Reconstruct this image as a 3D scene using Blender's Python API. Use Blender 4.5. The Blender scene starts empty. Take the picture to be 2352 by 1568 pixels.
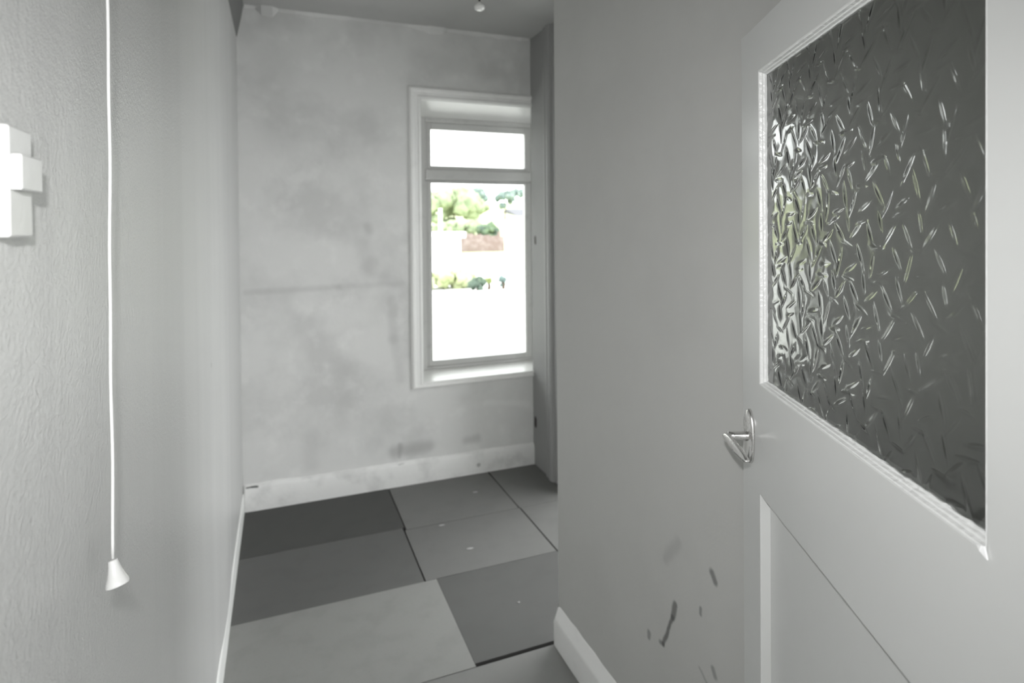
import bpy, bmesh, math, random
import numpy as np
from mathutils import Vector, Matrix

S = bpy.context.scene
COL = S.collection
random.seed(4)

# ------------------------------------------------------------------ camera
F = Vector((0.366, 0.930, -0.0118)); R = Vector((0.9304, -0.3664, -0.0092))
F.normalize(); R = (R - F * R.dot(F)).normalized(); U = R.cross(F)
cd = bpy.data.cameras.new('camera')
cam = bpy.data.objects.new('camera', cd); COL.objects.link(cam)
M = Matrix(((R.x, U.x, -F.x, 0), (R.y, U.y, -F.y, 0), (R.z, U.z, -F.z, 1.476), (0, 0, 0, 1)))
cam.matrix_world = M
cd.sensor_fit = 'HORIZONTAL'; cd.sensor_width = 36
cd.lens = 36 * 1353.0 / 2352
cd.shift_y = -(784 - 543.1) / 2352
cd.clip_start = 0.02; cd.clip_end = 300
cd.dof.use_dof = True; cd.dof.focus_distance = 0.86; cd.dof.aperture_fstop = 4.6
S.camera = cam

# ------------------------------------------------------------------ sky
W = bpy.data.worlds.new('sky'); S.world = W; W.use_nodes = True
W.node_tree.nodes['Background'].inputs[0].default_value = (0.98, 1.0, 1.0, 1)
W.node_tree.nodes['Background'].inputs[1].default_value = 5.2

# ------------------------------------------------------------------ the photographer's flash, just above the lens
fl = bpy.data.lights.new('camera_flash', 'SPOT')
fl.energy = 37; fl.shadow_soft_size = 0.012; fl.spot_size = math.radians(116); fl.spot_blend = 1.0
flo = bpy.data.objects.new('camera_flash', fl); COL.objects.link(flo)
flo.location = (-0.03, 0.0, 1.585)
flo.rotation_euler = Vector((0.35, 0.91, -0.27)).to_track_quat('-Z', 'Y').to_euler()

# ------------------------------------------------------------------ exposure
S.view_settings.view_transform = 'Standard'
S.view_settings.look = 'None'
S.view_settings.gamma = 1
S.view_settings.use_curve_mapping = False
S.view_settings.exposure = 0.14
S.cycles.use_denoising = True
S.cycles.max_bounces = 14
S.cycles.diffuse_bounces = 8
S.cycles.transmission_bounces = 12
S.cycles.sample_clamp_indirect = 8

# ================================================================== helpers
def new_mat(name):
    m = bpy.data.materials.new(name); m.use_nodes = True
    nt = m.node_tree
    return m, nt, nt.nodes['Principled BSDF']

def vmath(nt, op, a, b=None):
    n = nt.nodes.new('ShaderNodeVectorMath'); n.operation = op
    for i, v in enumerate((a, b)):
        if v is None: continue
        if isinstance(v, (tuple, list, Vector)): n.inputs[i].default_value = tuple(v)
        else: nt.links.new(v, n.inputs[i])
    return n

def fmath(nt, op, a, b=None, clamp=False):
    n = nt.nodes.new('ShaderNodeMath'); n.operation = op; n.use_clamp = clamp
    for i, v in enumerate((a, b)):
        if v is None: continue
        if isinstance(v, (int, float)): n.inputs[i].default_value = v
        else: nt.links.new(v, n.inputs[i])
    return n.outputs[0]

def noise(nt, vec, scale, detail=3, rough=0.5):
    n = nt.nodes.new('ShaderNodeTexNoise')
    n.inputs['Scale'].default_value = scale; n.inputs['Detail'].default_value = detail
    n.inputs['Roughness'].default_value = rough
    nt.links.new(vec, n.inputs['Vector'])
    return n

def maprange(nt, v, a, b, c, d, smooth=False):
    n = nt.nodes.new('ShaderNodeMapRange')
    if smooth: n.interpolation_type = 'SMOOTHSTEP'
    nt.links.new(v, n.inputs[0])
    for i, x in enumerate((a, b, c, d)): n.inputs[i + 1].default_value = x
    return n.outputs[0]

def mixcol(nt, fac, a, b):
    n = nt.nodes.new('ShaderNodeMix'); n.data_type = 'RGBA'
    if isinstance(fac, float): n.inputs[0].default_value = fac
    else: nt.links.new(fac, n.inputs[0])
    for k, v in ((6, a), (7, b)):
        if isinstance(v, tuple): n.inputs[k].default_value = (*v, 1)
        else: nt.links.new(v, n.inputs[k])
    return n.outputs[2]

def paint(name, col, rough=0.5, blotch=(), bump=(), strokes=(), spec=0.5, stretch=None):
    """painted surface: blotch = [(scale, lo, hi, colour, amount)], bump = [(scale, strength)],
    strokes = [(p0, p1, width, softness, colour, amount)] = marks of wear in metres on the surface"""
    m, nt, b = new_mat(name)
    tc = nt.nodes.new('ShaderNodeTexCoord'); vec = tc.outputs['Object']
    c = None
    for sc, lo, hi, cc, am in blotch:
        vv = vec
        if stretch:
            vv = vmath(nt, 'MULTIPLY', vec, stretch).outputs[0]
        n = noise(nt, vv, sc, 4, 0.55)
        f = maprange(nt, n.outputs['Fac'], lo, hi, 0, am, True)
        c = mixcol(nt, f, c if c is not None else col, cc)
    if strokes:
        wob = noise(nt, vec, 14, 3)
        w2 = vmath(nt, 'SCALE', vmath(nt, 'SUBTRACT', wob.outputs['Color'], (0.5, 0.5, 0.5)).outputs[0])
        w2.inputs['Scale'].default_value = 0.02
        pv = vmath(nt, 'ADD', vec, w2.outputs[0]).outputs[0]
        for p0, p1, wd, so, cc, am in strokes:
            p0 = Vector(p0); p1 = Vector(p1); ba = p1 - p0
            if ba.length < 1e-4: ba = Vector((0, 0, 1e-3))
            pa = vmath(nt, 'SUBTRACT', pv, p0).outputs[0]
            d = vmath(nt, 'DOT_PRODUCT', pa, ba).outputs['Value']
            h = fmath(nt, 'MULTIPLY', d, 1 / ba.dot(ba), True)
            sv = vmath(nt, 'SCALE', ba); nt.links.new(h, sv.inputs['Scale'])
            dist = vmath(nt, 'LENGTH', vmath(nt, 'SUBTRACT', pa, sv.outputs[0]).outputs[0]).outputs['Value']
            f = maprange(nt, dist, wd, wd + so, am, 0, True)
            c = mixcol(nt, f, c if c is not None else col, cc)
    if c is None: b.inputs['Base Color'].default_value = (*col, 1)
    else: nt.links.new(c, b.inputs['Base Color'])
    b.inputs['Roughness'].default_value = rough
    b.inputs['Specular IOR Level'].default_value = spec
    nrm = None
    for sc, st, di in bump:
        n = noise(nt, vec, sc, 3)
        bn = nt.nodes.new('ShaderNodeBump'); bn.inputs['Strength'].default_value = st
        bn.inputs['Distance'].default_value = di
        nt.links.new(n.outputs['Fac'], bn.inputs['Height'])
        if nrm is not None: nt.links.new(nrm, bn.inputs['Normal'])
        nrm = bn.outputs[0]
    if nrm is not None: nt.links.new(nrm, b.inputs['Normal'])
    return m

def link(name, me, mat, parent=None, kind=None):
    o = bpy.data.objects.new(name, me); COL.objects.link(o)
    if mat is not None:
        for x in (mat if isinstance(mat, (list, tuple)) else [mat]): me.materials.append(x)
    if parent is not None: o.parent = parent
    if kind: o['kind'] = kind
    return o

def obj(name, bm, mat, parent=None, kind=None, smooth=False, bevel=0, seg=2):
    me = bpy.data.meshes.new(name)
    bmesh.ops.recalc_face_normals(bm, faces=bm.faces)
    bm.to_mesh(me); bm.free()
    if smooth:
        for p in me.polygons: p.use_smooth = True
    o = link(name, me, mat, parent, kind)
    if bevel:
        md = o.modifiers.new('bevel', 'BEVEL'); md.width = bevel; md.segments = seg
        md.limit_method = 'ANGLE'; md.angle_limit = math.radians(40)
        wn = o.modifiers.new('wn', 'WEIGHTED_NORMAL'); wn.keep_sharp = True
        for p in me.polygons: p.use_smooth = True
    return o

def empty(name, loc=(0, 0, 0), label=None, cat=None, group=None, kind=None):
    o = bpy.data.objects.new(name, None); COL.objects.link(o); o.location = loc
    o.empty_display_size = 0.05
    return tag(o, label, cat, group, kind)

def tag(o, label=None, cat=None, group=None, kind=None):
    if label: o['label'] = label
    if cat: o['category'] = cat
    if group: o['group'] = group
    if kind: o['kind'] = kind
    return o

def box(bm, lo, hi, mi=0, M=None):
    x0, y0, z0 = lo; x1, y1, z1 = hi
    vs = [bm.verts.new(p) for p in ((x0, y0, z0), (x1, y0, z0), (x1, y1, z0), (x0, y1, z0),
                                    (x0, y0, z1), (x1, y0, z1), (x1, y1, z1), (x0, y1, z1))]
    if M is not None:
        for v in vs: v.co = M @ v.co
    for f in ((0, 3, 2, 1), (4, 5, 6, 7), (0, 1, 5, 4), (1, 2, 6, 5), (2, 3, 7, 6), (3, 0, 4, 7)):
        bm.faces.new([vs[i] for i in f]).material_index = mi

def prism(bm, poly, fn, a, b):
    """extrude a 2-D outline; fn(u, v, t) -> point, t from a to b"""
    A = [bm.verts.new(fn(u, v, a)) for u, v in poly]; B = [bm.verts.new(fn(u, v, b)) for u, v in poly]
    n = len(poly)
    bm.faces.new(A); bm.faces.new(B)
    for i in range(n): bm.faces.new((A[i], A[(i + 1) % n], B[(i + 1) % n], B[i]))

def lathe(bm, prof, n=40, M=None, closed=False):
    rings = []
    for r, z in prof:
        ring = []
        for k in range(n):
            a = 2 * math.pi * k / n
            p = Vector((r * math.cos(a), r * math.sin(a), z))
            ring.append(bm.verts.new(M @ p if M else p))
        rings.append(ring)
    for A, B in zip(rings, rings[1:]):
        for k in range(n): bm.faces.new((A[k], A[(k + 1) % n], B[(k + 1) % n], B[k]))
    bm.faces.new(rings[0]); bm.faces.new(rings[-1])

def tube(bm, pts, r, n=12):
    pts = [Vector(p) for p in pts]; rings = []
    for i, p in enumerate(pts):
        t = (pts[min(i + 1, len(pts) - 1)] - pts[max(i - 1, 0)]).normalized()
        a = t.orthogonal().normalized() if i == 0 else (prev - t * prev.dot(t)).normalized()
        prev = a; b = t.cross(a)
        rr = r[i] if isinstance(r, (list, tuple)) else r
        rings.append([bm.verts.new(p + (a * math.cos(2 * math.pi * k / n) + b * math.sin(2 * math.pi * k / n)) * rr) for k in range(n)])
    for A, B in zip(rings, rings[1:]):
        for k in range(n): bm.faces.new((A[k], A[(k + 1) % n], B[(k + 1) % n], B[k]))
    bm.faces.new(rings[0]); bm.faces.new(rings[-1])

def grey(v): return (v, v, v * 0.985)

# ================================================================== measurements (metres)
XL = -0.200          # left wall
YF = 3.405           # far wall
XR = 1.474           # right wall of the far end
CE = 2.666           # ceiling
XP, YP = 0.906, 1.886  # partition face and its free end

# ================================================================== materials
G = grey
m_left = paint('left_wall_paint', G(0.54), 0.38, bump=[(160, 0.3, 0.003), (420, 0.35, 0.0015), (30, 0.12, 0.006)],
               blotch=[(5.0, 0.42, 0.66, G(0.49), 0.7)],
               strokes=[((XL, 2.0, 1.07), (XL, 2.0, 1.07), 0.004, 0.006, G(0.2), 0.7),
                        ((XL, 2.45, 1.17), (XL, 2.45, 1.17), 0.004, 0.006, G(0.25), 0.6)], stretch=(1, 1, 0.06))
Y0 = YF
far_strokes = [
    ((-0.17, Y0, 1.158), (0.30, Y0, 1.166), 0.003, 0.02, G(0.40), 0.5),
    ((0.30, Y0, 1.166), (0.66, Y0, 1.170), 0.003, 0.02, G(0.42), 0.35),
    ((0.46, Y0, 1.50), (0.47, Y0, 1.48), 0.006, 0.03, G(0.33), 0.5),
    ((0.43, Y0, 1.40), (0.47, Y0, 1.28), 0.015, 0.05, G(0.42), 0.45),
    ((0.47, Y0, 1.28), (0.60, Y0, 1.19), 0.010, 0.06, G(0.42), 0.5),
    ((0.594, Y0, 1.08), (0.60, Y0, 0.85), 0.012, 0.03, G(0.42), 0.55),
    ((0.60, Y0, 0.85), (0.64, Y0, 0.62), 0.010, 0.03, G(0.44), 0.45),
    ((0.31, Y0, 0.75), (0.31, Y0, 0.40), 0.02, 0.06, G(0.42), 0.4),
    ((0.60, Y0, 0.20), (0.80, Y0, 0.205), 0.012, 0.04, G(0.22), 0.6),
    ((0.63, Y0, 0.235), (0.63, Y0, 0.17), 0.004, 0.015, G(0.2), 0.5),
    ((1.03, Y0, 0.205), (1.10, Y0, 0.21), 0.006, 0.03, G(0.3), 0.5),
    ((0.14, Y0, 0.35), (0.14, Y0, 0.20), 0.01, 0.05, G(0.42), 0.4),
    ((1.16, Y0, 0.42), (1.44, Y0, 0.38), 0.006, 0.02, G(0.85), 0.5),
    ((0.0, Y0, 2.0), (0.0, Y0, 2.35), 0.02, 0.12, G(0.46), 0.4),
    ((0.75, Y0, 2.47), (1.2, Y0, 2.44), 0.02, 0.06, G(0.48), 0.45),
]
far_strokes = [(a, b, w * 0.6, so * 1.3, c, am * 0.62) for a, b, w, so, c, am in far_strokes]
m_far = paint('far_wall_paint', G(0.70), 0.6, blotch=[(2.6, 0.42, 0.68, G(0.50), 0.55), (7, 0.5, 0.75, G(0.82), 0.45)],
              bump=[(6, 0.25, 0.02), (40, 0.2, 0.004)], strokes=far_strokes)
m_ceil = paint('ceiling_paint', G(0.50), 0.7, blotch=[(3, 0.4, 0.7, G(0.44), 0.6)], bump=[(10, 0.2, 0.01)])
m_cove = paint('cove_shade', G(0.20), 0.7, bump=[(20, 0.2, 0.01)])  # colour darkened for the shade on a face turned down
xp = XP
scuff = [((xp, 1.214, 0.535), (xp, 1.225, 0.50), 0.007, 0.008, G(0.08), 0.8),
         ((xp, 1.225, 0.50), (xp, 1.262, 0.404), 0.004, 0.007, G(0.08), 0.85),
         ((xp, 1.262, 0.404), (xp, 1.275, 0.402), 0.004, 0.008, G(0.08), 0.7),
         ((xp, 1.078, 0.69), (xp, 1.066, 0.672), 0.005, 0.01, G(0.1), 0.75),
         ((xp, 1.328, 0.395), (xp, 1.33, 0.38), 0.005, 0.008, G(0.15), 0.7),
         ((xp, 1.115, 0.585), (xp, 1.115, 0.572), 0.003, 0.006, G(0.1), 0.7),
         ((xp, 1.12, 0.44), (xp, 1.06, 0.40), 0.002, 0.006, G(0.2), 0.5),
         ((xp, 1.075, 0.47), (xp, 1.068, 0.455), 0.004, 0.008, G(0.1), 0.6),
         ((xp, 1.25, 0.63), (xp, 1.20, 0.70), 0.004, 0.02, G(0.3), 0.4)]
scuff = [(a, b, w * 0.65, so, c, am * 0.9) for a, b, w, so, c, am in scuff]
m_part = paint('partition_paint', (0.52, 0.52, 0.503), 0.5, blotch=[(3, 0.4, 0.7, (0.48, 0.48, 0.464), 0.6)],
               bump=[(30, 0.15, 0.004), (150, 0.12, 0.002)], strokes=scuff)
m_trim = paint('white_gloss_trim', G(0.86), 0.35, bump=[(18, 0.2, 0.005), (90, 0.1, 0.002)],
               blotch=[(9, 0.55, 0.75, G(0.74), 0.5)])
m_skfar = paint('old_skirting_paint', G(0.80), 0.45, blotch=[(6, 0.5, 0.72, G(0.55), 0.6)],
                bump=[(25, 0.3, 0.006)],
                strokes=[((-0.18, 3.386, 0.128), (-0.13, 3.386, 0.13), 0.003, 0.006, G(0.04), 0.9),
                         ((0.62, 3.386, 0.13), (0.65, 3.386, 0.13), 0.002, 0.008, G(0.1), 0.7),
                         ((1.1, 3.386, 0.05), (1.1, 3.386, 0.05), 0.006, 0.012, G(0.2), 0.6)])
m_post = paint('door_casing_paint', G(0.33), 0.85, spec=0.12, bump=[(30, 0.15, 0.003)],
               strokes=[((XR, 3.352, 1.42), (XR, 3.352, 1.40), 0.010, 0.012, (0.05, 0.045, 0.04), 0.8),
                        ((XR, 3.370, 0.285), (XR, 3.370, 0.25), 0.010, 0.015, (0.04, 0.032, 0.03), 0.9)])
m_wframe = paint('window_frame_paint', G(0.66), 0.35, blotch=[(14, 0.55, 0.75, G(0.5), 0.5)], bump=[(40, 0.15, 0.003)])
m_door = paint('door_paint', (0.66, 0.665, 0.655), 0.28, bump=[(7, 0.08, 0.01), (140, 0.06, 0.001)],
               blotch=[(3, 0.45, 0.7, (0.63, 0.635, 0.625), 0.6)])
m_bead = paint('glazing_bead_paint', (0.76, 0.765, 0.755), 0.3, bump=[(120, 0.5, 0.004)])
m_acorn = paint('acorn_plastic', (0.50, 0.50, 0.49), 0.16)
m_white = paint('white_plastic', (0.82, 0.82, 0.80), 0.14)
m_cord = paint('cord_fibre', (0.56, 0.56, 0.55), 0.8, bump=[(900, 0.5, 0.001)])
m_flake = paint('paint_flake', (0.95, 0.95, 0.95), 0.5)
m_switch = paint('painted_plastic', (0.58, 0.58, 0.57), 0.35, bump=[(90, 0.2, 0.002)])
m_flex = paint('dark_flex', (0.03, 0.028, 0.025), 0.5)
m_dark = paint('dark_void', (0.02, 0.02, 0.02), 0.9)

def metal(name, col, rough):
    m, nt, b = new_mat(name)
    b.inputs['Base Color'].default_value = (*col, 1); b.inputs['Metallic'].default_value = 1
    tc = nt.nodes.new('ShaderNodeTexCoord')
    n = noise(nt, tc.outputs['Object'], 60, 3)
    nt.links.new(maprange(nt, n.outputs['Fac'], 0.3, 0.7, rough * 0.8, rough * 1.4), b.inputs['Roughness'])
    return m
m_chrome = metal('worn_chrome', (0.82, 0.81, 0.80), 0.22)
m_screw = metal('screw_steel', (0.3, 0.3, 0.29), 0.4)

def clear_glass(name):
    m = bpy.data.materials.new(name); m.use_nodes = True
    nt = m.node_tree; nt.nodes.clear()
    out = nt.nodes.new('ShaderNodeOutputMaterial'); mx = nt.nodes.new('ShaderNodeMixShader')
    fr = nt.nodes.new('ShaderNodeFresnel'); fr.inputs[0].default_value = 1.3
    tr = nt.nodes.new('ShaderNodeBsdfTransparent'); gl = nt.nodes.new('ShaderNodeBsdfGlossy')
    gl.inputs['Roughness'].default_value = 0.02
    tr.inputs[0].default_value = (0.97, 0.98, 0.97, 1)
    nt.links.new(fr.outputs[0], mx.inputs[0]); nt.links.new(tr.outputs[0], mx.inputs[1]); nt.links.new(gl.outputs[0], mx.inputs[2])
    nt.links.new(mx.outputs[0], out.inputs[0])
    return m
m_pane = clear_glass('clear_glass')

def obscure_glass():
    m, nt, b = new_mat('obscure_glass')
    b.inputs['Base Color'].default_value = (0.66, 0.67, 0.65, 1)
    b.inputs['Transmission Weight'].default_value = 1.0
    b.inputs['IOR'].default_value = 1.5
    b.inputs['Roughness'].default_value = 0.06
    return m
m_obs = obscure_glass()

# floor sheets: boards differ in tone, darkest ones also carry shade by the left wall
def board(name, v):
    return paint(name, (v, v, v * 0.965), 0.6, spec=0.35, blotch=[(9, 0.45, 0.7, (v * 0.88, v * 0.88, v * 0.85), 0.6),
                                                       (160, 0.5, 0.8, (v * 0.86, v * 0.86, v * 0.83), 0.5)],
                 bump=[(200, 0.06, 0.002)])
m_boards = [board('floor_board_' + n, v) for n, v in (('a', 0.064), ('b', 0.15), ('c', 0.105), ('d', 0.145), ('e', 0.24), ('f', 0.09), ('g', 0.19), ('h', 0.45))]

# ================================================================== setting: floor
bm = bmesh.new()
box(bm, (-0.6, -3.2, -0.12), (3.4, 3.7, -0.012), 8)          # sub-floor, dark in the gaps
sheets = [  # x0, x1, y0, y1, tone, lift
    (-0.20, 0.556, 2.912, 3.42, 0, 0), (0.562, 1.158, 2.886, 3.42, 1, 0), (1.165, 1.79, 2.886, 3.42, 1, 0),
    (-0.20, 0.546, 2.428, 2.910, 2, 0), (0.553, 1.162, 2.430, 2.882, 3, 0), (1.170, 1.79, 2.430, 2.884, 3, 0),
    (-0.20, 0.597, 1.885, 2.425, 4, 0.002), (0.599, 1.166, 1.902, 2.427, 5, 0), (1.172, 1.79, 1.89, 2.428, 3, 0),
    (-0.20, 0.412, 1.35, 1.882, 4, 0.0015), (0.415, 1.02, 1.35, 1.884, 6, 0), (1.025, 1.63, 1.35, 1.884, 6, 0),
    (-0.20, 0.55, 0.74, 1.345, 4, 0), (0.556, 1.16, 0.74, 1.345, 4, 0), (-0.20, 0.55, 0.20, 0.735, 7, 0), (0.556, 1.16, 0.20, 0.735, 4, 0),
    (1.795, 2.3, 1.9, 3.42, 3, 0)]
for x0, x1, y0, y1, t, l in sheets:
    box(bm, (x0, y0, -0.012), (x1, y1, l), t)
box(bm, (-0.6, -3.2, -0.012), (3.2, 0.195, 0.0), 7)  # unseen floor behind the camera, made pale to bounce light onto the walls
# plaster crumbs trodden into the boards are part of the worn floor
mcrumb = paint('plaster_crumb', G(0.36), 0.8)
for x, y, r in ((1.005, 3.15, 0.017), (0.735, 2.86, 0.016), (0.80, 2.60, 0.018), (0.86, 2.15, 0.009)):
    vs = [bm.verts.new((x + r * (0.6 + 0.5 * random.random()) * math.cos(a), y + 0.6 * r * (0.6 + 0.5 * random.random()) * math.sin(a), 0.0012)) for a in np.linspace(0, 6.283, 9)[:-1]]
    top = bm.verts.new((x, y, 0.004))
    for i in range(8): bm.faces.new((vs[i], vs[(i + 1) % 8], top)).material_index = 9
obj('floor', bm, m_boards + [m_dark, mcrumb], kind='structure')

# ================================================================== setting: walls
# left wall in plan: flat, then a soft rounded rib before a slightly set back strip at the far end
bm = bmesh.new()
plan = [(XL, -3.2)]
for y, dx in ((0.2, 0), (1.9, 0), (2.02, 0.001), (2.12, 0.006), (2.22, 0.013), (2.34, 0.016), (2.46, 0.014), (2.56, 0.006), (2.66, 0.001), (2.9, 0), (3.5, 0)):
    plan.append((XL + dx * 0.4, y))
plan += [(XL - 0.2, 3.5), (XL - 0.2, -3.2)]
prism(bm, plan, lambda u, v, t: (u, v, t), -0.02, CE + 0.1)
o = obj('wall_left', bm, m_left, kind='structure', smooth=True)
md = o.modifiers.new('es', 'EDGE_SPLIT'); md.split_angle = math.radians(35)

# far wall with the window opening
WX0, WX1, WZ0, WZ1 = 0.775, 1.606, 0.584, 2.241
bm = bmesh.new()
box(bm, (-0.22, YF, -0.02), (WX0, YF + 0.33, CE + 0.1))
box(bm, (WX0, YF, -0.02), (WX1, YF + 0.33, WZ0))
box(bm, (WX0, YF, WZ1), (WX1, YF + 0.33, CE + 0.1))
box(bm, (WX1, YF, -0.02), (2.3, YF + 0.33, CE + 0.1))
obj('wall_far', bm, m_far, kind='structure')

# ragged plaster line along the top of the far wall
bm = bmesh.new()
xs = np.linspace(-0.16, 1.46, 60); rng = np.random.RandomState(3)
h = 0.008 + 0.012 * np.abs(np.convolve(rng.randn(64), np.ones(5) / 5, 'same')[:60])
h[3:6] += 0.03; h[36:40] += 0.02
lo = [bm.verts.new((x, YF - 0.004, CE - hh)) for x, hh in zip(xs, h)]
hi = [bm.verts.new((x, YF - 0.012 - 0.6 * hh, CE + 0.001)) for x, hh in zip(xs, h)]
bk = [bm.verts.new((x, YF + 0.002, CE - hh)) for x, hh in zip(xs, h)]
bt = [bm.verts.new((x, YF + 0.002, CE + 0.001)) for x in xs]
for A, B in ((lo, hi), (bk, lo), (hi, bt), (bt, bk)):
    for i in range(59): bm.faces.new((A[i], A[i + 1], B[i + 1], B[i]))
bm.faces.new((lo[0], hi[0], bt[0], bk[0])); bm.faces.new((lo[-1], hi[-1], bt[-1], bk[-1]))
obj('trim_1', bm, m_far, kind='structure')

# right wall at the far end, with an unseen doorway opened up to let daylight in
bm = bmesh.new()
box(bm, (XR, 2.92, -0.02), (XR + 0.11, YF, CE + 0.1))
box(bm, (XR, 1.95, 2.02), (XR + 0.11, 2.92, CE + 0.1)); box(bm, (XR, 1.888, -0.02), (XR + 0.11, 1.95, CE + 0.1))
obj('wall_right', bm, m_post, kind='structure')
bm = bmesh.new()
prof = [(3.215, 0), (3.206, -0.006), (3.19, -0.012), (3.172, -0.013), (3.166, -0.009), (3.158, -0.010), (3.148, -0.017),
        (3.128, -0.020), (3.112, -0.018), (3.10, -0.012), (3.096, 0.0005), (3.15, 0.001), (3.215, 0.0005)]
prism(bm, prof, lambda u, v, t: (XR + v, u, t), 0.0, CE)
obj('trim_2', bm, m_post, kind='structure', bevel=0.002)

# partition the door opens against
bm = bmesh.new()
box(bm, (XP, 0.20, -0.02), (XP + 0.10, YP, CE + 0.1))
obj('wall_partition', bm, m_part, kind='structure', bevel=0.006)
bm = bmesh.new()
box(bm, (XP + 0.10, YP - 0.10, -0.02), (2.3, YP - 0.001, CE + 0.1))
obj('wall_inner', bm, m_part, kind='structure')
# wall the door hangs in, with its opening (the camera looks through it)
bm = bmesh.new()
box(bm, (0.56, 0.09, -0.02), (3.4, 0.195, CE + 0.1))
box(bm, (XL, 0.09, 1.92), (0.56, 0.195, CE + 0.1))
obj('wall_near', bm, m_left, kind='structure')
bm = bmesh.new()
box(bm, (0.532, 0.085, 0.0), (0.56, 0.20, 1.92)); box(bm, (XL, 0.085, 1.89), (0.532, 0.20, 1.92))
obj('trim_3', bm, m_trim, kind='structure', bevel=0.003)

# ceiling
bm = bmesh.new(); box(bm, (-0.4, -3.2, CE), (2.3, 3.76, CE + 0.12)); box(bm, (2.3, -3.2, CE), (3.4, 0.2, CE + 0.12))
obj('ceiling', bm, m_ceil, kind='structure')
# dark sloping strip between the left wall and the ceiling, its shade painted in
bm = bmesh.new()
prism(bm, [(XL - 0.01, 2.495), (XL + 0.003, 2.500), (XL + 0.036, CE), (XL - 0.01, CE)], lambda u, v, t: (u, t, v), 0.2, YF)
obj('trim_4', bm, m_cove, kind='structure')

# skirtings
def skirting(name, prof, fn, a, b, mat, bev=0.003):
    bm = bmesh.new(); prism(bm, prof, fn, a, b)
    return obj(name, bm, mat, kind='structure', bevel=bev)
skirting('baseboard_left', [(0, 0), (0.008, 0), (0.008, 0.085), (0.006, 0.10), (0, 0.106)], lambda u, v, t: (XL + u, t, v), 0.2, YF - 0.019, m_trim)
bm = bmesh.new()
xs = np.linspace(XL + 0.009, XR - 0.001, 50)
rng = np.random.RandomState(8)
tz = 0.136 + 0.0035 * np.convolve(rng.randn(58), np.ones(9) / 3, 'same')[4:54]
sec = []
for x, z in zip(xs, tz):
    sec.append([bm.verts.new(p) for p in ((x, YF, 0), (x, YF - 0.018, 0), (x, YF - 0.019, 0.05), (x, YF - 0.018, z - 0.022), (x, YF - 0.013, z - 0.008), (x, YF, z))])
for A, B in zip(sec, sec[1:]):
    for i in range(6): bm.faces.new((A[i], A[(i + 1) % 6], B[(i + 1) % 6], B[i]))
bm.faces.new(sec[0]); bm.faces.new(sec[-1])
o = obj('baseboard_far', bm, m_skfar, kind='structure', smooth=True)
md = o.modifiers.new('es', 'EDGE_SPLIT'); md.split_angle = math.radians(50)
# partition skirting: bevelled top, its free end rounded by paint
bm = bmesh.new()
ys = [YP + 0.003, YP - 0.004, YP - 0.02] + list(np.linspace(YP - 0.06, 0.24, 40))
rng = np.random.RandomState(5); sec = []
for i, y in enumerate(ys):
    k = (0.80, 0.95, 1.0)[min(i, 2)]; w = 0.0016 * rng.randn() if i > 2 else 0
    sec.append([bm.verts.new(p) for p in ((XP, y, 0), (XP - 0.020 * k, y, 0), (XP - 0.021 * k, y, 0.088 * k),
                                          (XP - 0.016 * k, y, 0.100 * k), (XP - 0.003, y, 0.136 * k + w), (XP, y, 0.139 * k + w))])
for A, B in zip(sec, sec[1:]):
    for i in range(6): bm.faces.new((A[i], A[(i + 1) % 6], B[(i + 1) % 6], B[i]))
bm.faces.new(sec[0]); bm.faces.new(sec[-1])
obj('baseboard_partition', bm, m_trim, kind='structure', bevel=0.004)

# room behind the camera, its back wall opened up as an added source of daylight
bm = bmesh.new()
BY = -2.4
box(bm, (XL - 0.2, BY - 0.2, -0.02), (-0.1, BY, CE + 0.1)); box(bm, (2.5, BY - 0.2, -0.02), (3.4, BY, CE + 0.1))
box(bm, (-0.1, BY - 0.2, -0.02), (2.5, BY, 0.08)); box(bm, (-0.1, BY - 0.2, 2.5), (2.5, BY, CE + 0.1))
obj('wall_back', bm, m_left, kind='structure')
bm = bmesh.new(); box(bm, (2.6, BY, -0.02), (2.8, 0.09, CE + 0.1))
obj('wall_side', bm, m_left, kind='structure')

# ================================================================== window_1
win = empty('window_1', (1.12, YF, WZ0), kind='structure')
win['label'] = 'tall white painted window with a fanlight over one big pane'; win['category'] = 'window'
def wpart(name, bm, mat, parent=win, **k):
    o = obj(name, bm, mat, None, **k)
    o.parent = parent
    o.matrix_parent_inverse = Matrix.Translation(-Vector(win.location)) if parent is win else Matrix.Identity(4)
    return o
WR = XR - 0.0005
def architrave(bm):
    # bead profile (offset from the outer edge inwards, projection into the room)
    pr = [(0, 0.0), (0, 0.012), (0.010, 0.020), (0.022, 0.018), (0.028, 0.011), (0.048, 0.011), (0.056, 0.016), (0.066, 0.014), (0.070, 0.0)]
    x0, z1, z0 = 0.703, 2.312, 0.555
    kb = 0.028 / 0.070
    path = [(lambda o: (WR, z1 - o)), (lambda o: (x0 + o, z1 - o)), (lambda o: (x0 + o, z0 + o * kb)), (lambda o: (WR, z0 + o * kb))]
    rings = []
    for fn in path:
        rings.append([bm.verts.new((fn(o)[0], YF - d, fn(o)[1])) for o, d in pr])
    for A, B in zip(rings, rings[1:]):
        for i in range(len(pr) - 1): bm.faces.new((A[i], A[i + 1], B[i + 1], B[i]))
    for A in (rings[0], rings[-1]): bm.faces.new(A)
    for A, B in zip(rings, rings[1:]): bm.faces.new((A[0], B[0], B[-1], A[-1]))
bm = bmesh.new(); architrave(bm); wpart('architrave', bm, m_trim)
FY = 3.640   # face of the frame
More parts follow.
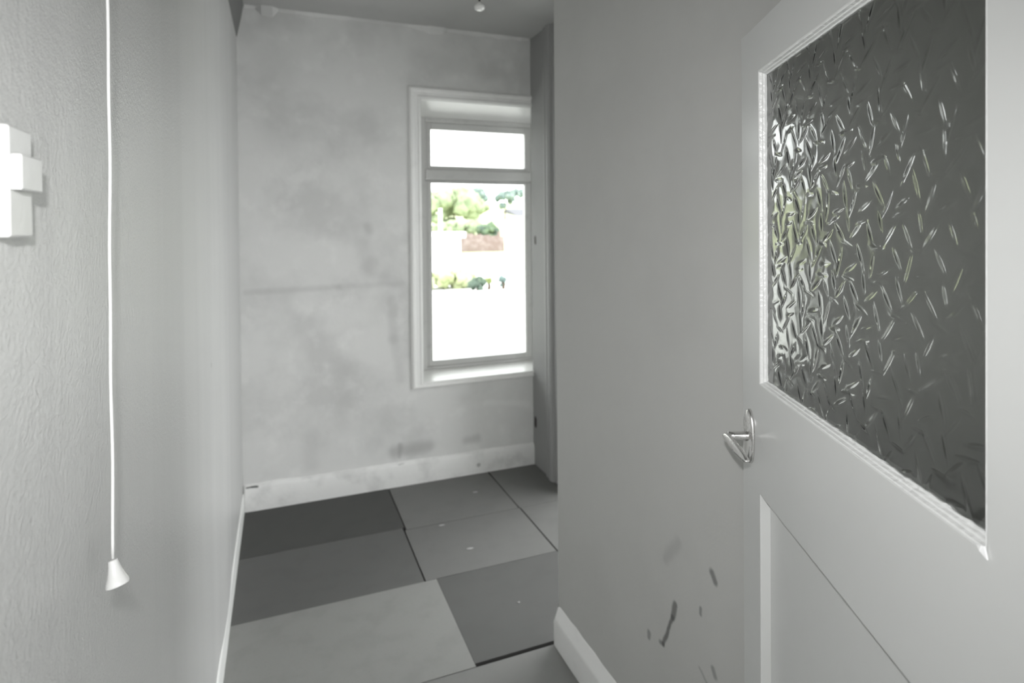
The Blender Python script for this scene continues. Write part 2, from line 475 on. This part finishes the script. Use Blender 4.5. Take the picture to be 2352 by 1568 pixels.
# sloping head board and sill inside the reveal
bm = bmesh.new(); prism(bm, [(YF - 0.002, WZ1 + 0.004), (YF - 0.002, WZ1 - 0.002), (FY + 0.002, 2.186), (FY + 0.08, 2.186), (FY + 0.08, WZ1 + 0.004)], lambda u, v, t: (t, u, v), 0.7755, 1.6055)
wpart('head_board', bm, paint('head_board_paint', G(0.90), 0.3, bump=[(30, 0.1, 0.003)]))
bm = bmesh.new(); prism(bm, [(YF - 0.012, 0.578), (YF - 0.015, 0.583), (YF - 0.012, 0.588), (FY + 0.004, 0.596), (FY + 0.08, 0.596), (FY + 0.08, 0.57), (YF + 0.001, 0.57)], lambda u, v, t: (t, u, v), 0.7755, 1.6055)
wpart('sill', bm, paint('sill_paint', G(0.86), 0.3, bump=[(30, 0.1, 0.003)]))
# frame: stiles, head, transom
PX0, PX1 = 0.892, 1.533
TZ1, TZ0 = 2.1135, 1.885    # fanlight pane
LZ1, LZ0 = 1.775, 0.650     # big pane
bm = bmesh.new()
box(bm, (0.7765, FY, 0.5965), (0.852, FY + 0.07, 2.1855)); box(bm, (1.575, FY, 0.5965), (1.605, FY + 0.07, 2.1855))
box(bm, (0.852, FY, 2.155), (1.575, FY + 0.07, 2.1855)); box(bm, (0.852, FY, 0.5965), (1.575, FY + 0.07, 0.615))
wpart('outer_frame', bm, m_wframe, bevel=0.003)
bm = bmesh.new()
prism(bm, [(FY - 0.012, 1.858), (FY - 0.014, 1.851), (FY - 0.012, 1.800), (FY + 0.004, 1.790), (FY + 0.06, 1.790), (FY + 0.06, 1.861)], lambda u, v, t: (t, u, v), 0.852, 1.575)
wpart('transom', bm, m_wframe, bevel=0.003)
def sash(name, z0, z1, pz0, pz1, bead):
    bm = bmesh.new(); y0, y1 = FY + 0.008, FY + 0.045
    box(bm, (0.8522, y0, z0), (PX0, y1, z1)); box(bm, (PX1, y0, z0), (1.5748, y1, z1))
    box(bm, (PX0, y0, pz1), (PX1, y1, z1)); box(bm, (PX0, y0, z0), (PX1, y1, pz0))
    # ovolo bead towards the glass
    for lo, hi in (((PX0 - bead, y0 - 0.008, z0 + 0.002), (PX0 - bead * 0.45, y0, z1 - 0.002)),):
        box(bm, lo, hi)
    s = wpart(name, bm, m_wframe, bevel=0.003)
    bm = bmesh.new(); box(bm, (PX0 - 0.004, FY + 0.028, pz0 - 0.004), (PX1 + 0.003, FY + 0.032, pz1 + 0.004))
    o = obj('pane', bm, m_pane); o.parent = s
    o.matrix_parent_inverse = Matrix.Identity(4)
    return s
sash('fanlight', 1.862, 2.1545, TZ0, TZ1, 0.026)
sash('casement', 0.6155, 1.789, LZ0, LZ1, 0.026)

# ================================================================== door_1 (open, seen from its room side)
sc = 0.85
P0 = Vector((0.9834 * sc, 1.0612 * sc, 0)); ang = math.radians(25.096)
D = Vector((-math.sin(ang), -math.cos(ang), 0)); N = Vector((-math.cos(ang), math.sin(ang), 0))
def zz(z): return 1.476 + (z - 1.476) * sc
def dp(t, z, off=0.0): return P0 + D * t + N * off + Vector((0, 0, z))
door = empty('door_1', P0, kind='structure')
door['label'] = 'open pale grey door with an obscure glass pane and chrome lever handle'; door['category'] = 'door'
def dpart(name, bm, mat, parent=None, **k):
    o = obj(name, bm, mat, **k)
    o.parent = parent or door
    o.matrix_parent_inverse = Matrix.Translation(-P0) if parent is None else Matrix.Identity(4)
    return o
DW, DT = 0.725, 0.036
GT0, GT1 = 0.1085 * sc, 0.7538 * sc         # rebate (glass opening)
GZ0, GZ1 = zz(1.145), zz(1.8024)
DZ1 = zz(1.9058)
PZ1 = zz(0.9106); PT0 = 0.0995 * sc; PT1 = 0.76 * sc
def dbox(bm, t0, t1, z0, z1, o0=-DT, o1=0.0):
    vs = [bm.verts.new(dp(t, z, o)) for z in (z0, z1) for t, o in ((t0, o0), (t1, o0), (t1, o1), (t0, o1))]
    for f in ((0, 3, 2, 1), (4, 5, 6, 7), (0, 1, 5, 4), (1, 2, 6, 5), (2, 3, 7, 6), (3, 0, 4, 7)): bm.faces.new([vs[i] for i in f])
# one painted leaf: stiles and rails run into each other under the paint
def slab_with_holes(bm, ts, zs, holes):
    for i in range(len(ts) - 1):
        for j in range(len(zs) - 1):
            if (i, j) in holes: continue
            for o in (0.0, -DT):
                bm.faces.new([bm.verts.new(dp(t, z, o)) for t, z in ((ts[i], zs[j]), (ts[i + 1], zs[j]), (ts[i + 1], zs[j + 1]), (ts[i], zs[j + 1]))])
            for a, b, nb in (((ts[i], zs[j]), (ts[i], zs[j + 1]), (i - 1, j)), ((ts[i + 1], zs[j]), (ts[i + 1], zs[j + 1]), (i + 1, j)),
                             ((ts[i], zs[j]), (ts[i + 1], zs[j]), (i, j - 1)), ((ts[i], zs[j + 1]), (ts[i + 1], zs[j + 1]), (i, j + 1))):
                out = nb in holes or nb[0] < 0 or nb[1] < 0 or nb[0] >= len(ts) - 1 or nb[1] >= len(zs) - 1
                if out: bm.faces.new([bm.verts.new(dp(*p, o)) for p, o in ((a, 0), (b, 0), (b, -DT), (a, -DT))])
    bmesh.ops.remove_doubles(bm, verts=bm.verts, dist=1e-6)
bm = bmesh.new()
slab_with_holes(bm, [0, GT0, GT1, DW], [0.012, 0.20, PZ1, GZ0, GZ1, DZ1], {(1, 3), (1, 1)})
leaf = dpart('leaf', bm, m_door, bevel=0.0022, seg=2)

# moulded glazing beads round the glass
bp = [(0, 0.0), (0.0016, -0.0012), (0.0028, -0.0052), (0.0046, -0.0060), (0.0056, -0.0098), (0.0078, -0.0104), (0.0086, -0.0150), (0.0, -0.0150)]
def bead_run(name, a, b, inward, jag=0.0):
    """a, b = (t, z) ends on the opening edge; inward = (dt, dz)"""
    bm = bmesh.new(); n = 60 if jag else 12
    rng = np.random.RandomState(int(abs(a[0] * 999) + abs(b[1] * 777)))
    rings = []
    for k in range(n + 1):
        s = k / n; t = a[0] + (b[0] - a[0]) * s; z = a[1] + (b[1] - a[1]) * s
        L = abs(b[0] - a[0]) + abs(b[1] - a[1]); dd = min(s, 1 - s) * L
        ring = []
        for i, (q, o) in enumerate(bp):
            m = min(q, dd)      # mitred corners
            j = jag * rng.randn() if i in (5, 6) else (0.4 * jag * rng.randn() if i in (3, 4) else 0)
            qq = q + (j if 0 < k < n else 0)
            # slide along so neighbouring runs meet on the mitre
            tt = t + inward[0] * qq; z2 = z + inward[1] * qq
            if dd < q:
                along = (q - dd) * (1 if s < 0.5 else -1)
                tt += along * (1 if b[0] > a[0] else -1) if a[0] != b[0] else 0
                z2 += along * (1 if b[1] > a[1] else -1) if a[1] != b[1] else 0
            ring.append(bm.verts.new(dp(tt, z2, o)))
        rings.append(ring)
    m = len(bp)
    for A, B in zip(rings, rings[1:]):
        for i in range(m): bm.faces.new((A[i], A[(i + 1) % m], B[(i + 1) % m], B[i]))
    bm.faces.new(rings[0]); bm.faces.new(rings[-1])
    return dpart(name, bm, m_bead)
e = 0.0002
bead_run('glazing_bead', (GT0 + e, GZ0 + e), (GT1 - e, GZ0 + e), (0, 1), 0.0007)
bead_run('glazing_bead', (GT0 + e, GZ1 - e), (GT1 - e, GZ1 - e), (0, -1), 0.0004)
bead_run('glazing_bead', (GT0 + e, GZ0 + e), (GT0 + e, GZ1 - e), (1, 0))
bead_run('glazing_bead', (GT1 - e, GZ0 + e), (GT1 - e, GZ1 - e), (-1, 0))

# obscure glass: lens-shaped darts pressed into the face, both faces real
nt_, nz_ = 520, 540
gt = np.linspace(GT0 + 0.003, GT1 - 0.003, nt_); gz = np.linspace(GZ0 + 0.003, GZ1 - 0.003, nz_)
T, Z = np.meshgrid(gt, gz)
H = np.zeros_like(T)
rng = np.random.RandomState(11)
tile = 0.074
motif = [  # x, z (share of a tile), angle, length, half width
    (0.12, 0.16, 60, 0.046, 0.0017), (0.52, 0.10, 18, 0.044, 0.0017), (0.86, 0.34, -64, 0.046, 0.0016),
    (0.36, 0.44, -10, 0.036, 0.0014), (0.66, 0.66, 38, 0.048, 0.0018), (0.10, 0.70, -56, 0.040, 0.0016),
    (0.44, 0.86, -80, 0.034, 0.0014), (0.90, 0.90, 6, 0.040, 0.0014)]
for ti in range(-1, 12):
    for zi in range(-1, 12):
        for x, z, a, L, w in motif:
            cx = GT0 + (ti + x + (0.5 if zi % 2 else 0) + 0.03 * rng.randn()) * tile
            cz = GZ0 + (zi + z + 0.03 * rng.randn()) * tile
            if not (GT0 - 0.03 < cx < GT1 + 0.03 and GZ0 - 0.03 < cz < GZ1 + 0.03): continue
            i0, i1 = np.searchsorted(gt, (cx - 0.028, cx + 0.028)); j0, j1 = np.searchsorted(gz, (cz - 0.028, cz + 0.028))
            if i1 <= i0 or j1 <= j0: continue
            a = a + 7 * rng.randn(); L = L * (0.85 + 0.3 * rng.rand())
            ca, sa = math.cos(math.radians(a)), math.sin(math.radians(a))
            dx = T[j0:j1, i0:i1] - cx; dz = Z[j0:j1, i0:i1] - cz
            p = (dx * ca + dz * sa) / (L * 0.5); q = (-dx * sa + dz * ca) / w
            env = np.clip(1 - p * p, 0, 1)
            H[j0:j1, i0:i1] -= 0.00055 * env ** 1.3 * np.exp(-0.5 * (q / np.maximum(0.35 + 0.65 * env, 0.2)) ** 2) + 0.00020 * env * np.exp(-0.5 * (q / 3.6) ** 2)
for k in range(26):      # gentle waviness of rolled glass
    fx, fz = rng.randn(2) * 70; ph = rng.rand() * 6.283
    H += 0.00004 * np.sin(fx * (T - GT0) + fz * (Z - GZ0) + ph)
base = np.array(P0); Dn = np.array(D); Nn = np.array(N)
front = base + T[..., None] * Dn + (-0.0115 + H)[..., None] * Nn; front[..., 2] = Z
back = base + T[..., None] * Dn + np.full_like(T, -0.0158)[..., None] * Nn; back[..., 2] = Z
nv = nt_ * nz_
co = np.concatenate([front.reshape(-1, 3), back.reshape(-1, 3)])
idx = np.arange(nv).reshape(nz_, nt_)
qf = np.stack([idx[:-1, :-1], idx[1:, :-1], idx[1:, 1:], idx[:-1, 1:]], -1).reshape(-1, 4)
qb = qf[:, ::-1] + nv
rim = []
for line in (idx[0, ::-1], idx[-1, :], idx[:, 0], idx[::-1, -1]):
    rim.append(np.stack([line[:-1], line[:-1] + nv, line[1:] + nv, line[1:]], -1))
faces = np.concatenate([qf, qb] + rim)
me = bpy.data.meshes.new('glass_pane')
me.vertices.add(len(co)); me.vertices.foreach_set('co', co.ravel())
me.loops.add(faces.size); me.loops.foreach_set('vertex_index', faces.ravel().astype(np.int32))
me.polygons.add(len(faces)); me.polygons.foreach_set('loop_start', np.arange(0, faces.size, 4, dtype=np.int32))
me.update(calc_edges=True)
bmg = bmesh.new(); bmg.from_mesh(me); bmesh.ops.recalc_face_normals(bmg, faces=bmg.faces); bmg.to_mesh(me); bmg.free()
sm = np.ones(len(faces), dtype=bool); sm[len(qf) * 2:] = False
me.polygons.foreach_set('use_smooth', sm)
gl = link('glass_pane', me, m_obs); gl.parent = door; gl.matrix_parent_inverse = Matrix.Translation(-P0)
gl['label'] = 'obscure glass pressed with a pattern of darts'

# lower panel, sunk behind the stiles and the middle rail
bm = bmesh.new(); dbox(bm, PT0 - 0.006, PT1 + 0.006, 0.19, PZ1 + 0.006, -0.030, -0.018)
dpart('lower_panel', bm, m_door)
# sloped moulding along the stile side of the panel
bm = bmesh.new()
prism(bm, [(PT0, -0.0008), (PT0 + 0.003, -0.004), (PT0 + 0.006, -0.0178), (PT0, -0.0178)], lambda u, v, t: dp(u, t, v), 0.201, PZ1 - 0.0005)
dpart('panel_moulding', bm, m_bead)
# loose flake of paint at the corner of the glass
bm = bmesh.new()
c = dp(GT1 - 0.001, GZ0 - 0.001, 0.0)
pts = [(-0.0062, 0.002), (-0.001, 0.0042), (0.0012, 0.0046), (0.0030, 0.0), (0.0047, -0.0055), (0.0005, -0.0040), (-0.0028, -0.0018)]
A = [bm.verts.new(dp(GT1 + a, GZ0 + b, 0.0024 + 0.0012 * (a < 0))) for a, b in pts]
B = [bm.verts.new(dp(GT1 + a, GZ0 + b, 0.0012 + 0.0012 * (a < 0))) for a, b in pts]
bm.faces.new(A); bm.faces.new(B)
for i in range(7): bm.faces.new((A[i], A[(i + 1) % 7], B[(i + 1) % 7], B[i]))
fk = dpart('paint_flake', bm, m_flake); fk['label'] = 'white flake of paint curling off the glazing corner'

# lever handle
HT, HZ = 0.052 * sc, zz(1.016)
hd = empty('door_handle'); hd.parent = door; hd.matrix_parent_inverse = Matrix.Translation(-P0)
hd['label'] = 'worn chrome lever handle on an oval back plate'
def hpart(name, bm, mat, **k):
    o = obj(name, bm, mat, **k); o.parent = hd; return o
bm = bmesh.new(); rings = []
for off, k in ((0.0003, 1.0), (0.003, 1.0), (0.0058, 0.93), (0.0075, 0.78), (0.0083, 0.5)):
    ring = []
    for i in range(48):
        a = 2 * math.pi * i / 48
        ring.append(bm.verts.new(dp(HT + 0.0235 * k * math.cos(a), HZ + 0.051 * (1 - (1 - k) * 0.45) * math.sin(a) * (1.0), off)))
    rings.append(ring)
for A, B in zip(rings, rings[1:]):
    for i in range(48): bm.faces.new((A[i], A[(i + 1) % 48], B[(i + 1) % 48], B[i]))
bm.faces.new(rings[0]); bm.faces.new(rings[-1])
hpart('back_plate', bm, m_chrome, smooth=True)
bm = bmesh.new()
tube(bm, [dp(HT, HZ, 0.004), dp(HT, HZ, 0.012), dp(HT, HZ, 0.03), dp(HT, HZ, 0.042)], [0.0105, 0.0085, 0.0075, 0.0078], 24)
hpart('spindle', bm, m_chrome, smooth=True)
# flattened grip running back towards the hinges
bm = bmesh.new(); rings = []
for k in range(22):
    s = k / 21; t = HT - 0.009 + s * 0.108; wv = 0.0068 + 0.004 * math.sin(math.pi * min(1, s * 1.05)) - (0.006 * max(0, (s - 0.85) / 0.15) ** 2) - (0.004 * max(0, (0.1 - s) / 0.1) ** 2)
    th = 0.0045 + 0.0012 * (1 - s); off = 0.044 - 0.006 * s * s
    ring = []
    for i in range(20):
        a = 2 * math.pi * i / 20; ca, sa = math.cos(a), math.sin(a)
        ring.append(bm.verts.new(dp(t, HZ - 0.002 + wv * (abs(ca) ** 0.7) * (1 if ca > 0 else -1) - 0.008 * s, off + th * (abs(sa) ** 0.7) * (1 if sa > 0 else -1))))
    rings.append(ring)
for A, B in zip(rings, rings[1:]):
    for i in range(20): bm.faces.new((A[i], A[(i + 1) % 20], B[(i + 1) % 20], B[i]))
bm.faces.new(rings[0]); bm.faces.new(rings[-1])
hpart('lever', bm, m_chrome, smooth=True)
for sz in (-0.036, 0.036):
    bm = bmesh.new()
    tube(bm, [dp(HT + 0.004, HZ + sz, 0.003), dp(HT + 0.004, HZ + sz, 0.0078)], 0.0035, 14)
    hpart('screw', bm, m_screw)

# ================================================================== pull cord
pc = empty('pull_cord', (-0.167, 0.728, CE), 'thin white pull cord with a flared acorn, hanging by the left wall', 'pull cord')
def ppart(name, bm, mat, **k):
    o = obj(name, bm, mat, **k); o.parent = pc; o.matrix_parent_inverse = Matrix.Translation(-pc.location); return o
bm = bmesh.new(); rng = np.random.RandomState(2); pts = []
zb = 1.1335
for k in range(90):
    s = k / 89; z = zb + (CE - 0.03 - zb) * s
    w = 0.0009 * math.sin(z * 17) + 0.0006 * math.sin(z * 41 + 1)
    pts.append((-0.1684 + 0.0049 * (z - 1.131) + 0.5 * w, 0.7286 + 0.0093 * (z - 1.131), z))
tube(bm, pts, 0.0016, 10)
ppart('cord', bm, m_cord, smooth=True)
bm = bmesh.new()
tilt = Matrix.Translation(Vector((-0.1686, 0.7286, 1.1325))) @ Matrix.Rotation(math.radians(-17), 4, F) @ Matrix.Rotation(math.radians(-8), 4, R)
lathe(bm, [(0.0012, 0.0), (0.0044, -0.0003), (0.0049, -0.0014), (0.0056, -0.006), (0.0070, -0.012), (0.0090, -0.018), (0.0113, -0.0235), (0.0121, -0.0262), (0.0119, -0.0280), (0.0106, -0.0288), (0.0098, -0.0270), (0.006, -0.015), (0.002, -0.012)], 48, tilt @ Matrix.Scale(0.93, 4))
a_ = ppart('acorn', bm, m_acorn, smooth=True)
bm = bmesh.new()
lathe(bm, [(0.004, -0.05), (0.012, -0.047), (0.030, -0.030), (0.040, -0.024), (0.042, 0.0)], 40, Matrix.Translation(Vector((-0.152, 0.733, CE))))
ppart('ceiling_switch', bm, m_white, smooth=True)

# ================================================================== small switch box on the left wall
sb = empty('wall_switch', (XL, 0.569, 1.473), 'white painted switch box with a raised block, on the left wall', 'switch')
def spart(name, bm, mat, **k):
    o = obj(name, bm, mat, **k); o.parent = sb; o.matrix_parent_inverse = Matrix.Translation(-sb.location); return o
bm = bmesh.new(); box(bm, (XL - 0.001, 0.547, 1.4735), (XL + 0.0125, 0.591, 1.5585)); spart('switch_box', bm, m_switch, bevel=0.0022, seg=3)
bm = bmesh.new(); box(bm, (XL + 0.0126, 0.5476, 1.5095), (XL + 0.0200, 0.589, 1.5365)); spart('raised_block', bm, m_switch, bevel=0.0014, seg=3)

# ================================================================== pendant lamp
pl = empty('pendant_lampholder', (0.768, 2.29, CE), 'bare pendant lampholder on a dark flex, hanging from the far ceiling', 'pendant light')
def lpart(name, bm, mat, **k):
    o = obj(name, bm, mat, **k); o.parent = pl; o.matrix_parent_inverse = Matrix.Translation(-pl.location); return o
Lm = Matrix.Translation(pl.location)
bm = bmesh.new(); lathe(bm, [(0.005, -0.028), (0.020, -0.024), (0.036, -0.008), (0.038, 0.0)], 32, Lm); lpart('ceiling_rose', bm, m_white, smooth=True)
zt = 2.400
bm = bmesh.new(); tube(bm, [(0.768, 2.29, CE - 0.02), (0.769, 2.29, CE - 0.12), (0.768, 2.29, zt - 0.002)], 0.0042, 12); lpart('flex', bm, m_flex, smooth=True)
bm = bmesh.new(); lathe(bm, [(0.003, 0.004), (0.008, 0.003), (0.010, -0.003), (0.0215, -0.012), (0.0225, -0.018), (0.018, -0.027), (0.009, -0.031)], 36, Matrix.Translation(Vector((0.768, 2.29, zt)))); lpart('lampholder', bm, m_white, smooth=True)

# ================================================================== outside the window
m_yard = paint('pale_concrete', (0.62, 0.62, 0.60), 0.8, blotch=[(0.6, 0.45, 0.7, (0.5, 0.5, 0.47), 0.5)])
m_render = paint('white_render', (0.80, 0.80, 0.78), 0.8, bump=[(30, 0.2, 0.01)])
m_grass = paint('pale_grass', (0.42, 0.46, 0.27), 0.9, blotch=[(2, 0.4, 0.7, (0.5, 0.5, 0.36), 0.7)])
def leafm(name, a, b): return paint(name, a, 0.7, blotch=[(3.0, 0.4, 0.65, b, 0.9)], bump=[(12, 0.6, 0.05)])
m_leaf = leafm('leaf_light', (0.31, 0.36, 0.22), (0.18, 0.23, 0.13))
m_leafd = leafm('leaf_dark', (0.055, 0.085, 0.062), (0.13, 0.19, 0.10))
m_leafy = leafm('leaf_yellow', (0.40, 0.43, 0.27), (0.30, 0.34, 0.16))
m_leafb = leafm('leaf_blue', (0.11, 0.16, 0.15), (0.24, 0.29, 0.25))
m_bark = paint('bark', (0.10, 0.07, 0.05), 0.9, bump=[(20, 0.5, 0.03)])
m_fence = paint('brown_fence', (0.20, 0.145, 0.135), 0.8, blotch=[(5, 0.4, 0.7, (0.30, 0.25, 0.245), 0.7)])
m_roof = paint('slate_roof', (0.10, 0.10, 0.115), 0.7, bump=[(8, 0.4, 0.05)])
m_tile = paint('red_tile_roof', (0.34, 0.16, 0.08), 0.7, bump=[(8, 0.4, 0.05)])
m_wdark = paint('dark_window', (0.05, 0.06, 0.07), 0.2)

def terrain(x, y):
    if y < 9.0: return -0.35
    pts = [(9.0, 0.47), (20, 0.55), (24, 0.75), (30, 1.6), (40, 2.9), (60, 4.4), (90, 5.0)]
    for (a, za), (b, zb_) in zip(pts, pts[1:]):
        if y <= b: return za + (zb_ - za) * (y - a) / (b - a)
    return 5.0
bm = bmesh.new()
ys = [3.66, 6, 8.99, 9.0, 12, 16, 20, 22, 24, 27, 30, 35, 40, 50, 60, 90]; xs = np.linspace(-12, 45, 30)
rows = []
for y in ys: rows.append([bm.verts.new((x, y, terrain(x, y))) for x in xs])
for j, (A, B) in enumerate(zip(rows, rows[1:])):
    for i in range(len(xs) - 1): bm.faces.new((A[i], A[i + 1], B[i + 1], B[i])).material_index = 0 if ys[j] < 19 else 1
obj('garden_ground', bm, [m_yard, m_grass], kind='structure')
bm = bmesh.new(); box(bm, (-4, 8.86, -0.36), (12, 9.02, 0.50))
tag(obj('garden_wall', bm, m_render, bevel=0.01), 'low white rendered garden wall outside the window', 'wall')

def clump(bm, c, r, n, rng, flat=0.8):
    c = Vector(c)
    for k in range(n):
        d = Vector(rng.randn(3)); d.normalize(); d.z = abs(d.z) * flat if rng.rand() < 0.75 else d.z * flat
        p = c + Vector((d.x * r[0], d.y * r[1], d.z * r[2])) * (0.55 + 0.4 * rng.rand())
        s = min(r) * (0.22 + 0.25 * rng.rand())
        ret = bmesh.ops.create_icosphere(bm, subdivisions=2, radius=s, matrix=Matrix.Translation(p))
        for v in ret['verts']: v.co += (v.co - p) * (0.35 * rng.randn() * 0.6)
def plant(name, label, cat, c, r, n, mat, seed, group=None, trunk=None):
    rng = np.random.RandomState(seed)
    x, y, z = c; root = empty(name, (x, y, terrain(x, y)), label, cat, group)
    bm = bmesh.new(); clump(bm, c, r, n, rng)
    o = obj('foliage', bm, mat, smooth=True); o.parent = root; o.matrix_parent_inverse = Matrix.Translation(-root.location)
    zg = terrain(x, y)
    bm = bmesh.new(); tube(bm, [(x, y, zg - 0.05), (x + 0.02, y, (zg + z) / 2), (x, y, z)], [0.03 + 0.03 * r[2], 0.025 + 0.02 * r[2], 0.02], 8)
    o = obj('stem', bm, m_bark); o.parent = root; o.matrix_parent_inverse = Matrix.Translation(-root.location)
    return root
plant('garden_shrub', 'pale yellow green spreading shrub behind the garden wall', 'shrub', (2.60, 9.85, 0.56), (0.60, 0.25, 0.30), 60, m_leafy, 1)
plant('garden_shrub', 'small dark green shrub between two lighter ones, beyond the garden wall', 'shrub', (2.98, 9.16, 0.59), (0.15, 0.13, 0.13), 30, m_leafd, 2)
plant('garden_shrub', 'small round yellow green clipped shrub beyond the garden wall', 'shrub', (3.24, 9.34, 0.60), (0.065, 0.065, 0.09), 26, paint('leaf_lime', (0.20, 0.24, 0.08), 0.7), 3)
plant('garden_shrub', 'grey green shrub standing alone right of the round one', 'shrub', (3.46, 9.24, 0.62), (0.08, 0.08, 0.12), 22, m_leafb, 4)
plant('garden_shrub', 'bright green sprig at the left edge of the window pane', 'shrub', (2.17, 9.16, 0.60), (0.05, 0.05, 0.20), 20, m_leaf, 5)
plant('broadleaf_tree', 'broad light green tree up the slope', 'tree', (8.4, 29.5, 2.55), (1.9, 1.0, 1.1), 80, m_leaf, 6)
plant('conifer', 'dark blue green conifer beside the broad light tree', 'tree', (11.2, 34.2, 3.2), (0.62, 0.55, 1.0), 34, m_leafb, 7)
plant('bush', 'light green bush row above the brown fence', 'bush', (7.35, 24.9, 1.35), (1.5, 0.5, 0.6), 70, m_leaf, 8)
plant('bush', 'round dark green bush at the end of the brown fence', 'bush', (8.10, 23.3, 1.34), (0.46, 0.42, 0.42), 40, m_leafd, 9)
plant('broadleaf_tree', 'dark tree in front of the distant slate roof', 'tree', (13.0, 34.2, 3.35), (0.6, 0.5, 0.65), 26, m_leafb, 10)
plant('broadleaf_tree', 'grey green tree at the top right of the hillside', 'tree', (17.6, 43.5, 4.2), (0.65, 0.6, 0.55), 24, m_leafb, 12)

fe = empty('garden_fence', (6.2, 21.8, terrain(6, 21.8)), 'brown boarded fence across the slope outside', 'fence')
bm = bmesh.new()
for k in range(26):
    x = 5.2 + k * 0.115; zg = terrain(x, 21.8)
    box(bm, (x, 21.8 - 0.02 * x, zg - 0.1), (x + 0.108, 21.82 - 0.02 * x, 1.45 - 0.09 * (x - 5.2) + 0.02 * (k % 3)))
o = obj('boards', bm, m_fence); o.parent = fe; o.matrix_parent_inverse = Matrix.Translation(-fe.location)
for x in (5.25, 6.6, 7.95):
    bm = bmesh.new(); box(bm, (x, 21.83 - 0.02 * x, 0.3), (x + 0.09, 21.92 - 0.02 * x, 1.4)); o = obj('post', bm, m_fence); o.parent = fe; o.matrix_parent_inverse = Matrix.Translation(-fe.location)

sh = empty('garden_shed', (5.2, 20.2, terrain(5, 20.2)), 'low white shed with a flat white roof at the left of the view', 'shed')
bm = bmesh.new(); box(bm, (4.5, 19.9, 0.4), (5.9, 20.9, 1.20)); o = obj('walls', bm, m_render); o.parent = sh; o.matrix_parent_inverse = Matrix.Translation(-sh.location)
bm = bmesh.new(); box(bm, (4.4, 19.75, 1.20), (6.05, 21.0, 1.42)); o = obj('roof', bm, m_render, bevel=0.03); o.parent = sh; o.matrix_parent_inverse = Matrix.Translation(-sh.location)
bm = bmesh.new(); tube(bm, [(4.60, 17.7, terrain(4.6, 17.7) - 0.05), (4.60, 17.7, 2.15)], 0.055, 12)
tag(obj('white_post', bm, m_render), 'tall white post in front of the garden shed', 'post')

def house(label, x0, x1, y, z0, z1, rz, roofm, seed):
    h = empty('distant_house', ((x0 + x1) / 2, y, z0), label, 'house')
    def hp(name, bm, m):
        o = obj(name, bm, m); o.parent = h; o.matrix_parent_inverse = Matrix.Translation(-h.location)
    bm = bmesh.new(); box(bm, (x0, y, z0 - 0.8), (x1, y + 3.5, z1)); hp('walls', bm, m_render)
    bm = bmesh.new(); prism(bm, [(y - 0.2, z1), (y + 3.7, z1), (y + 1.75, z1 + rz)], lambda u, v, t: (t, u, v), x0 - 0.15, x1 + 0.15); hp('roof', bm, roofm)
    n = max(2, int((x1 - x0) / 1.1))
    for k in range(n):
        x = x0 + (k + 0.5) * (x1 - x0) / n
        bm = bmesh.new(); box(bm, (x - 0.22, y - 0.03, z0 + 0.35), (x + 0.22, y + 0.02, z0 + 0.9)); hp('window', bm, m_wdark)
house('white house with a slate roof on the right of the hillside', 14.6, 18.2, 36.0, 1.5, 2.35, 0.55, m_roof, 1)
house('white house with a tiled roof low on the right', 11.3, 13.4, 31.0, 0.2, 1.55, 0.25, m_tile, 2)
house('long white terrace of houses high on the left hilltop', 10.6, 18.0, 58.0, 4.2, 5.3, 0.5, m_render, 3)
